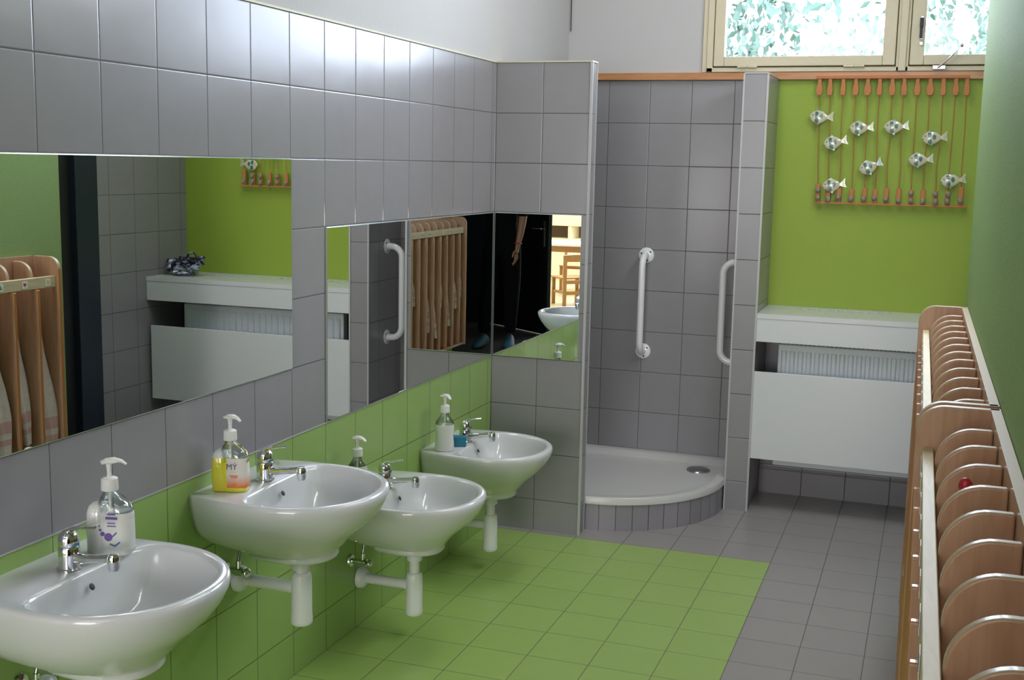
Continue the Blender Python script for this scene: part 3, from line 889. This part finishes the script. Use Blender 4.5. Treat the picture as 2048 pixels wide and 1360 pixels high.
def hanging():
    Y = .982
    t = thing('fish_wall_hanging', 'fish hanging of nine ceramic fish on strings between two wooden bars', 'wall hanging', (0, 0, 0))
    def zbot(x): return 1.386-.003*(x-1.2)
    b = B(); b.box(1.172, 1.815, Y-.010, Y+.012, 1.934, 1.948); obj('top_bar', b, 'terracotta', t, bevel=.002)
    b = B(); b.box(1.196, 1.845, Y-.008, Y+.012, 1.379, 1.387); obj('bottom_bar', b, 'terracotta', t, bevel=.002)
    tops = [1.187, 1.233, 1.290, 1.344, 1.395, 1.446, 1.499, 1.549, 1.604, 1.657, 1.711, 1.762, 1.807]
    bots = [1.205, 1.251, 1.299, 1.354, 1.410, 1.455, 1.504, 1.556, 1.608, 1.659, 1.711, 1.760, 1.815]
    rnd = random.Random(11)
    for i, (xt, xb) in enumerate(zip(tops, bots)):
        w = .0105+rnd.uniform(-.001, .003); n = .0085
        h = .075
        b = B(); b.prism([(xt-n, 1.934), (xt+n, 1.934), (xt+n*.9, 1.915), (xt+w*1.2, 1.893), (xt+w*1.2, 1.878), (xt+n, 1.862), (xt-n, 1.862), (xt-w*1.2, 1.878), (xt-w*1.2, 1.893), (xt-n*.9, 1.915)], 'y', Y-.006, Y+.005)
        obj('clay_tag', b, 'terracotta', t, bevel=.0015)
        kx = rnd.uniform(-.004, .004)
        b = B(); b.tube([(xt, Y, 1.864), ((xt*2+xb)/3+kx, Y-.002, 1.70), ((xt+xb*2)/3-kx, Y-.002, 1.55), (xb, Y, 1.45)], .0022, 6)
        obj('string', b, 'string', t)
        zt = 1.387+rnd.uniform(.06, .082)
        b = B(); b.box(xb-.010, xb+.010, Y-.006, Y+.006, 1.3865, zt)
        c = obj('clay_block', b, 'terracotta', t, bevel=.003)
        for k in range(rnd.choice((1, 2, 2))):
            zz = 1.40+k*.034+rnd.uniform(0, .012)
            b = B(); b.ell((xb+rnd.uniform(-.003, .003), Y-.012, zz), .011, .008, .012+rnd.uniform(-.002, .003), 14, 8, rot=Euler((0, rnd.uniform(-.6, .6), 0)).to_matrix())
            obj('pebble', b, 'pebble', c)
    spots = [(1.196, 1.766, -.05), (1.264, 1.652, .16), (1.373, 1.719, .02), (1.521, 1.725, .04), (1.683, 1.679, .04), (1.424, 1.546, .38), (1.632, 1.583, .04), (1.269, 1.462, .12), (1.772, 1.496, .08)]
    labs = ['ceramic fish at the upper left corner', 'ceramic fish below the upper left one', 'ceramic fish third along the upper row', 'ceramic fish at the top middle', 'ceramic fish at the upper right',
            'ceramic fish with a dark green tail, tilted nose down', 'ceramic fish with a bluish patch, right of the middle', 'ceramic fish at the lower left', 'ceramic fish at the lower right']
    S = 1.13
    for i, (x, z, r) in enumerate(spots):
        o = obj('fish', fish_mesh(i), ['fish', 'fish_green', 'fish_eye'], t, smooth=50, loc=(x-.004, Y-.007, z))
        o.rotation_euler = (0, -r, 0); o.scale = (S, 1, S*1.17)
        o['label'] = labs[i]
        obj('tail', tail_mesh(i == 5), ['fish', 'fish_green'], o, bevel=.001)
hanging()

# ------------------------------------------------------------------ towel racks
PITCH_R = 0.1304
NB = 13
def panel_poly(xf, z0, z1, r, notch=None, xb=0.0):
    pts = [(xb, z0), (-xf, z0)]
    if notch:
        xn, zn0, zn1 = notch
        pts += [(-xf, zn0), (-xn, zn0), (-xn, z1-r)]
        xf2 = xn
    else:
        pts += [(-xf, z1-r)]; xf2 = xf
    n = 10
    for k in range(1, n+1):
        a = PI/2*k/n
        pts.append((-xf2+r*(1-math.cos(a)), z1-r+r*math.sin(a)))
    pts.append((xb, z1))
    return pts
STICK = ['heart', 'orange_ink', 'blue_ink', 'green_ink', 'purple', 'yellow_ink', 'red', 'sponge']
STN = ['red', 'orange', 'blue', 'green', 'purple', 'yellow', 'red', 'blue']
def rack(label, y0, far_end, sticker0):
    """local -y runs towards the camera, local -x into the room"""
    t = thing('towel_rack', label, 'towel rack', (wall_x(y0)-.0015, y0, 0), 0.0115, 'wooden towel racks on the right wall')
    Z0, Z1 = .115, 1.112
    Ln = NB*PITCH_R
    b = B(); b.box(-.017, 0, -Ln, 0, Z0, Z1, 0)
    for f in b.bm.faces:
        f.normal_update(); f.material_index = 1 if abs(f.normal.z) > .5 else 0
    obj('backboard', b, ['beech', 'beech_lit_edge'], t)
    for y in (0.0, -Ln):
        b = B(); poly = panel_poly(.142, Z0-.005, Z1, .050, xb=-.0)
        ya, yb = (y-.018, y) if y == 0 else (y, y+.018)
        b.prism([(x, z) for x, z in poly], 'y', ya, yb, 0, mside=lambda i: 1 if i > 1 else 2)
        # shift so that it clears the backboard
        obj('end_panel', b, ['beech', 'beech_lit_edge', 'orange_edge'], t, bevel=.0025)
    for k in range(1, NB):
        y = -k*PITCH_R
        b = B()
        poly = panel_poly(.140, Z0+.016, Z1-.014, .062, notch=(.108, .985, 1), xb=-.0175)
        np_ = len(poly)
        b.prism(poly, 'y', y-.008, y+.008, 0, mside=lambda i: 2 if i < 3 else 1)
        obj('divider', b, ['beech', 'beech_lit_edge', 'orange_edge'], t, bevel=.004)
    b = B(); b.box(-.128, -.109, -Ln+.019, -.019, .988, 1.034); r = obj('front_rail', b, 'rail', t, bevel=.002)
    b = B(); b.box(-.135, -.0175, -Ln+.019, -.019, Z0, Z0+.0155); obj('bottom_board', b, 'beech', t)
    for z0, z1, e in ((.958, .978, .10), (.128, .146, .075)):
        # the batten runs on past the free end of the rack
        b = B(); b.box(-.030, -.0175, -Ln+.019 if far_end else -Ln-e, e if far_end else -.019, z0, z1); obj('mounting_batten', b, 'rail', t)
    for k in range(NB):
        yc = -(k+.5)*PITCH_R
        b = B(); b.box(-.1296, -.1285, yc-.015, yc+.015, .995, 1.025, 0)
        c = (k*3+sticker0) % 8
        if c == 0:   # heart
            pts = []
            for q in range(24):
                a = 2*PI*q/24
                pts.append((yc+.0007*16*math.sin(a)**3*.75, 1.011+.0007*.75*(13*math.cos(a)-5*math.cos(2*a)-2*math.cos(3*a)-math.cos(4*a))))
        elif c % 3 == 1:
            pts = [(yc+.010*math.cos(2*PI*q/16), 1.010+.010*math.sin(2*PI*q/16)) for q in range(16)]
        elif c % 3 == 2:
            pts = [(yc+(.011 if q % 2 else .005)*math.cos(2*PI*q/10), 1.010+(.011 if q % 2 else .005)*math.sin(2*PI*q/10)) for q in range(10)]
        else:
            pts = [(yc-.009, 1.002), (yc+.009, 1.002), (yc, 1.020)]
        b.prism(pts, 'x', -.1300, -.1296, 1)
        s = obj('picture_sticker', b, ['paper', STICK[c]], r, smooth=0)
        s['label'] = 'small square sticker with a %s %s' % (STN[c], 'heart' if c == 0 else 'round picture' if c % 3 == 1 else 'star' if c % 3 == 2 else 'triangle')
        b = B(); b.tube([(-.0175, yc, .93), (-.045, yc, .925), (-.05, yc, .945)], .003, 8); obj('hook', b, 'steel', t)
    return t
YF, YN = -0.61, -2.330
rack('orange beech towel rack farther along the right wall, ending by the corner', YF, True, 5)
rack('orange beech towel rack nearer the camera on the right wall', YN, False, 2)

def towel_mesh(seed, poke, low, top=.925):
    rnd = random.Random(seed)
    b = B(); rs = []
    K, n = 26, 30
    ph = rnd.uniform(0, 6); dr = rnd.uniform(-.012, .012)
    for k in range(K+1):
        u = k/K
        z = top-(top-low)*u
        wv = .010+.034*min(1, u*1.8)*(1-.55*max(0, u-.75)/.25)
        dp = .006+.030*min(1, u*1.5)*(1-.4*max(0, u-.8)/.2)
        cx = -.052-(poke-.03)*max(0, u-.35)**1.1/.65
        cy = dr*u
        r = []
        for i in range(n):
            a = 2*PI*i/n
            w = 1+.26*math.sin(3*a+ph+u*2.0)+.14*math.sin(5*a-ph+u*3)
            sk = .035*math.cos(a)*max(0, u-.8)
            r.append((cx+dp*w*math.cos(a), cy+wv*w*math.sin(a)*.95, z+sk*1.2))
        rs.append(r)
    b.rings(rs, 0, mf=lambda k, i: 1 if k in (20, 21, 23) else 0)
    return b
def towel(y0, k, seed, poke, low, label):
    yc = -(k+.5)*PITCH_R
    c, s = math.cos(.0115), math.sin(.0115)
    loc = (wall_x(y0)-.0015-s*yc, y0+c*yc, 0)
    o = obj('towel', towel_mesh(seed, poke, low), ['towel', 'towel_stripe'], smooth=70, loc=loc)
    o.rotation_euler = (0, 0, .0115)
    return tag(o, label, 'towel', 'pale towels hanging in the rack compartments')
ordn = ['first', 'second', 'third', 'fourth', 'fifth', 'sixth', 'seventh', 'eighth', 'ninth', 'tenth', 'eleventh', 'twelfth']
for k, poke, low in ((0, .085, .30), (1, .075, .36), (2, .095, .34), (4, .09, .45), (6, .095, .50), (9, .075, .40)):
    towel(YF, k, 20+k, poke, low, 'pale pink towel in the %s compartment from the far end of the farther rack' % ordn[k])
for k, poke, low in ((0, .07, .50), (1, .085, .42), (2, .09, .30), (3, .075, .46), (4, .095, .24), (5, .085, .30), (6, .06, .50), (7, .08, .52), (9, .09, .42), (11, .085, .45)):
    towel(YN, 12-k, 50+k, poke, low, 'pale towel in the %s compartment from the near end of the nearer rack' % ordn[k])

# red and yellow bit peeping over a divider
b = B()
b.ell((0, 0, .0), .010, .008, .012, 20, 12, 0); b.ell((.007, -.004, -.004), .006, .006, .007, 16, 10, 1)
b.tube([(0, 0, -.01), (.0, .004, -.10)], .006, 10, 0)
o = obj('comb_handle', b, ['red', 'yellow'], loc=(1.786, -2.80, 1.082)); tag(o, 'small red and yellow handle peeping over a divider of the nearer towel rack', 'comb')

# small box on the wall above the nearer rack
t = thing('wall_socket', 'small white and black box on the green wall above the nearer towel rack', 'socket', (wall_x(-3.72), -3.72, 1.16))
b = B(); b.box(-.022, -.0005, -.04, .04, -.035, .035); obj('housing', b, 'plastic', t, bevel=.003)
b = B(); b.box(-.034, -.0222, -.005, .036, -.022, .022); obj('plug', b, 'dark', t, bevel=.003)

# thin cord hanging down the upper corner
b = B(); b.tube([(.004, 1.008, 2.165), (.003, 1.009, 2.4), (.004, 1.008, 3.299)], .0022, 6)
o = obj('cord', b, 'dark'); tag(o, 'thin dark cord hanging down the upper corner of the white wall', 'cord')

# ------------------------------------------------------------------ the photographer
def skin_obj(name, chains, mat, parent=None, sub=2):
    """chains: list of (list of (x,y,z,r), link_to) ; link_to = (chain, index) or None for a separate root"""
    vs, es, rad, roots, idx = [], [], [], [], []
    for pts, link in chains:
        ids = []
        prev = None
        if link is None: roots.append(len(vs))
        else: prev = idx[link[0]][link[1]]
        for p in pts:
            vs.append(p[:3]); rad.append(p[3] if len(p) == 4 else (p[3], p[4]))
            if prev is not None: es.append((prev, len(vs)-1))
            prev = len(vs)-1; ids.append(prev)
        idx.append(ids)
    me = bpy.data.meshes.new(name); me.from_pydata(vs, es, [])
    me.materials.append(M[mat])
    o = bpy.data.objects.new(name, me); COL.objects.link(o)
    if parent: o.parent = parent
    md = o.modifiers.new('skin', 'SKIN'); md.use_smooth_shade = True
    sv = me.skin_vertices[0].data if me.skin_vertices else None
    if sv is None:
        bm = bmesh.new(); bm.from_mesh(me); bm.verts.layers.skin.verify(); bm.to_mesh(me); bm.free()
        sv = me.skin_vertices[0].data
    for i, r in enumerate(rad):
        sv[i].radius = r if isinstance(r, tuple) else (r, r)
        sv[i].use_root = i in roots
    ms = o.modifiers.new('subdivision', 'SUBSURF'); ms.levels = sub; ms.render_levels = sub
    return o

def person():
    px, py = 1.725, -4.80
    t = thing('person', 'person in black shirt and trousers with turquoise shoes, seen in the corner mirrors', 'person', (px, py, 0))
    # local frame: +y towards the washroom, +x the person's right
    LFX, RFX = -.105, .075
    torso = [(-.0, 0, .90, .135, .105), (0, .005, 1.02, .125, .095), (0, .005, 1.16, .135, .098), (0, 0, 1.28, .150, .098), (0, -.005, 1.36, .10, .08), (0, .002, 1.42, .052, .052), (0, .018, 1.475, .054, .056)]
    head = [(0, .035, 1.53, .070, .083), (0, .03, 1.60, .074, .090), (0, .02, 1.655, .058, .070)]
    legL = [(LFX+.015, .0, .82, .085), (LFX-.005, .02, .50, .060), (LFX-.01, .06, .30, .052), (LFX-.015, .08, .10, .036)]
    legR = [(RFX-.0, .01, .82, .085), (RFX+.005, .08, .50, .060), (RFX+.01, .14, .30, .052), (RFX+.012, .17, .10, .036)]
    armL = [(-.17, -.005, 1.335, .056), (-.185, .0, 1.20, .044), (-.188, .005, 1.08, .037), (-.176, .03, .95, .031), (-.165, .055, .86, .023), (-.162, .062, .825, .030, .016), (-.160, .068, .780, .032, .015)]
    armR = [(.165, -.005, 1.345, .056), (.225, .04, 1.28, .044), (.255, .09, 1.235, .037), (.18, .14, 1.34, .032), (.105, .160, 1.445, .024), (.092, .165, 1.47, .030, .016), (.085, .168, 1.505, .030, .015)]
    chains = [(torso, None), (head, (0, 6)), (legL, (0, 0)), (legR, (0, 0)), (armL, (0, 3)), (armR, (0, 3))]
    # left hand: relaxed, hanging
    for dx, ln, bend in ((.018, .060, .022), (.006, .068, .022), (-.006, .064, .022), (-.018, .050, .020)):
        bx, by, bz = -.160, .070, .775
        chains.append(([(bx+dx*.3, by, bz+.01, .009), (bx+dx*.25, by+dx, bz-.02, .0085), (bx+.006, by+dx*1.05+.004, bz-.02-ln*.5, .008), (bx+.006+bend, by+dx*1.05+.006, bz-.02-ln, .007)], None))
    chains.append(([(-.150, .072, .815, .010), (-.140, .092, .785, .0095), (-.136, .10, .755, .008)], None))
    # right hand: fingers closed round the camera
    for dz, ln in ((.026, .9), (.010, 1.0), (-.006, .95), (-.022, .8)):
        bx, by, bz = .082, .168, 1.510
        chains.append(([(bx, by, bz+dz*.5, .009), (bx-.006, by+.020*ln, bz+dz, .0085), (bx-.020, by+.030*ln, bz+dz, .008), (bx-.036*ln, by+.028, bz+dz, .007)], None))
    chains.append(([(.082, .160, 1.500, .010), (.070, .142, 1.508, .0095), (.052, .138, 1.515, .008)], None))
    body = skin_obj('body', chains, 'skin', t)
    # clothes follow the body
    def grow(c, d): return [tuple(p[:3])+tuple(r+d for r in p[3:]) for p in c]
    skin_obj('trousers', [(grow([(0, 0, 1.10, .128, .098), (0, 0, .90, .135, .105)], .010), None), (grow(legL, .013), (0, 1)), (grow(legR, .013), (0, 1))], 'black_cloth', t)
    skin_obj('shirt', [(grow([(0, 0, .86, .142, .110)]+torso[1:5], .018), None),
                       (grow(armL[:3], .012), (0, 3)), (grow(armR[:3], .012), (0, 3))], 'black_cloth', t)
    for fx, fy, ang in ((LFX-.015, .08, .28), (RFX+.012, .17, -.05)):
        b = B(); rs = []
        for u, w, h, z in ((-.07, .022, .030, .045), (-.055, .034, .045, .050), (-.01, .036, .050, .058), (.05, .042, .036, .040), (.11, .046, .026, .030), (.15, .040, .020, .024), (.178, .018, .010, .018)):
            rs.append([(w*math.cos(2*PI*i/20), u, max(.004, z+h*math.sin(2*PI*i/20))) for i in range(20)])
        b.rings(rs, 0, mf=lambda k, i: 1 if 12 <= i <= 17 else 0)
        s = obj('shoe', b, ['turquoise', 'sole'], t, smooth=60); s.location = (fx, fy, 0); s.rotation_euler = (0, 0, ang)
    # bracelet on the left wrist
    b = B(); b.tube([(-.165+.029*math.cos(2*PI*i/20), .052+.029*math.sin(2*PI*i/20), .872+.003*math.sin(2*PI*i/20)) for i in range(21)], .004, 8); obj('bracelet', b, 'red', t)
    # head: hair, face
    b = B(); b.ell((0, .010, 1.605), .084, .098, .095, 28, 18)
    bmesh.ops.delete(b.bm, geom=[v for v in b.bm.verts if v.co.y > .065 and v.co.z < 1.655], context='VERTS')
    obj('hair', b, 'hair', t, smooth=80)
    for sx in (-1, 1):
        b = B(); b.ell((sx*.030, .112, 1.572), .012, .007, .007, 14, 8, 0); b.ell((sx*.030, .1185, 1.572), .005, .002, .005, 10, 6, 1)
        obj('eye', b, ['paper', 'hair'], t)
        b = B(); b.tube([(sx*.016, .121, 1.592), (sx*.032, .122, 1.597), (sx*.047, .112, 1.591)], .003, 8); obj('eyebrow', b, 'hair', t)
        b = B(); b.ell((sx*.079, .025, 1.565), .008, .018, .030, 14, 10); obj('ear', b, 'skin', t)
    b = B(); b.ell((0, .124, 1.545), .013, .015, .024, 14, 10); obj('nose', b, 'skin', t)
    b = B(); b.ell((0, .112, 1.508), .022, .008, .0065, 16, 8); obj('mouth', b, 'red', t)
    return t
person()
t = thing('compact_camera', 'small dark compact camera held up by the photographer', 'camera', (1.7185, -4.638, 1.5317))
b = B(); b.box(-.048, .048, -.012, .012, -.028, .028); obj('housing', b, 'dark', t, bevel=.005)
b = B(); b.lathe([(0, .0125), (.019, .0125), (.018, .024), (.012, .0245), (0, .022)], (0, 0, 0), 24, axis='y'); obj('lens', b, 'steel', t)

# ------------------------------------------------------------------ playroom behind the doorway
b = B(); b.box(-1.2, 5.2, -11.0, -6.2, -.1, 0); struct('floor_playroom', b, 'lino', 'cream floor of the playroom behind the doorway', 'floor', smooth=0)
b = B(); b.box(-1.2, 5.2, -11.1, -11.0, 0, ZC); struct('wall_playroom_back', b, 'plaster', 'white end wall of the playroom', 'wall', smooth=0)
b = B(); b.box(-1.3, -1.2, -11.1, -6.2, 0, ZC); struct('wall_playroom_left', b, 'plaster', 'white left wall of the playroom', 'wall', smooth=0)
b = B(); b.box(5.2, 5.3, -11.1, -6.2, 0, ZC); struct('wall_playroom_right', b, 'plaster', 'white right wall of the playroom', 'wall', smooth=0)
b = B(); b.box(-1.3, -.15, -6.2, -6.05, 0, ZC).box(2.75, 5.3, -6.2, -6.05, 0, ZC); struct('wall_playroom_front', b, 'plaster', 'playroom side of the washroom wall', 'wall', smooth=0)
b = B(); b.box(-1.3, 5.3, -11.1, -6.05, ZC, ZC+.1); struct('ceiling_playroom', b, 'ceiling', 'white ceiling of the playroom', 'ceiling', smooth=0)

def chair():
    t = thing('child_chair', '', 'chair')
    W, D, H, T = .145, .14, .30, .56
    for sx in (-1, 1):
        b = B(); b.box(sx*W-.018, sx*W+.018, -D-.016, -D+.016, 0, H-.011); obj('leg', b, 'lightwood', t, bevel=.004)
        b = B(); b.box(sx*W-.018, sx*W+.018, D-.016, D+.016, 0, T-.06); obj('leg', b, 'lightwood', t, bevel=.004)
        b = B(); b.box(sx*W-.010, sx*W+.010, -D+.017, D-.017, .13, .16); obj('stretcher', b, 'lightwood', t, bevel=.003)
    b = B(); b.box(-W-.025, W+.025, -D-.03, D-.017, H-.010, H+.010); obj('seat', b, 'lightwood', t, bevel=.008)
    b = B(); b.box(-W+.019, W-.019, D-.010, D+.010, H-.06, H-.02).box(-W+.019, W-.019, D-.010, D+.010, .12, .16); obj('rail', b, 'lightwood', t, bevel=.003)
    b = B(); rs = []
    for k in range(13):
        x = -W-.02+(2*W+.04)*k/12; q = .018*math.sin(PI*k/12)
        rs.append([(x, D-.012+q*.6, T-.075-q*.2), (x, D+.012+q*.6, T-.075-q*.2), (x, D+.012+q*.6, T-.005+q*.5), (x, D-.012+q*.6, T-.005+q*.5)])
    b.rings(rs, 0); obj('backrest', b, 'lightwood', t, bevel=.004)
    return t
c0 = chair()
CH = [((2.04, -7.92, 0), .75, 'pine child chair nearest the doorway, with its back to the washroom'),
      ((1.62, -8.30, 0), -1.1, 'pine child chair pushed sideways to the right end of the table'),
      ((2.45, -9.45, 0), PI+.1, 'pine child chair on the far side of the table')]
for i, (l, r, lab) in enumerate(CH):
    c = c0 if i == 0 else dup(c0)
    c.location = l; c.rotation_euler = (0, 0, r); tag(c, lab, 'chair', 'child chairs round the playroom table')
t = thing('play_table', 'low playroom table with a white top, seen in the mirror', 'table', (2.35, -8.75, 0))
b = B(); b.box(-.55, .55, -.32, .32, .60, .625); obj('table_top', b, 'tabletop', t, bevel=.006)
b = B(); b.box(-.50, .50, -.27, .27, .53, .5995); obj('apron', b, 'lightwood', t, bevel=.003)
for sx in (-1, 1):
    for sy in (-1, 1):
        b = B(); b.box(sx*.48-.025, sx*.48+.025, sy*.25-.025, sy*.25+.025, 0, .5295); obj('leg', b, 'lightwood', t, bevel=.004)
t = thing('cabinet', 'cream cabinet with an open dark niche at the back of the playroom', 'cabinet', (3.0, -10.78, 0))
b = B(); b.box(-.55, .55, -.2, .2, 0, .55).box(-.55, .55, -.2, .2, .72, .95).box(-.55, .55, -.2, -.18, .55, .72)
obj('body', b, 'cabinet', t, bevel=.004)
b = B(); b.box(-.15, -.10, -.179, .19, .551, .719).box(.53, .55, -.179, .19, .551, .719); obj('divider', b, 'cabinet', t)
b = B(); b.box(-.53, .52, -.179, -.16, .552, .718); obj('niche_back', b, 'cabinet_dark', t)  # dark board paints the shade inside the open niche

# ------------------------------------------------------------------ outside the window
b = B(); b.box(-12, 16, 1.4, 30, -.8, -.7); struct('ground', b, 'grass', 'grass outside the window', 'ground', smooth=0)
def tree(label, cx, cy, r, n, seed, zc):
    t = thing('tree', label, 'tree', (cx, cy, -.7), 0, 'trees outside the window')
    rnd = random.Random(seed)
    b = B(); b.tube([(0, 0, 0), (.05, 0, zc*.5), (0, .1, zc+.7)], [.16, .12, .04], 10)
    obj('trunk', b, 'bark', t)
    b = B()
    cl = [(rnd.gauss(0, r*.5), rnd.gauss(0, r*.45), zc+.7+rnd.gauss(0, r*.5)) for _ in range(46)]
    for i in range(n):
        c = rnd.choice(cl); s = rnd.uniform(.03, .07)
        p = Vector((c[0]+rnd.gauss(0, .22), c[1]+rnd.gauss(0, .22), c[2]+rnd.gauss(0, .22)))
        q = Euler((rnd.uniform(0, 6), rnd.uniform(0, 6), rnd.uniform(0, 6))).to_matrix()
        vs = [b.bm.verts.new(p+q @ Vector(v)*s) for v in ((-1, 0, 0), (0, -.5, .1), (1, 0, 0), (0, .5, .1))]
        b.face(vs)
    obj('foliage', b, 'leaf', t, smooth=0)
tree('leafy tree outside the left window pane', 0.1, 6.0, 1.3, 2600, 3, 2.3)
tree('leafy tree outside the right window pane', 2.3, 8.5, 1.7, 3400, 9, 2.5)
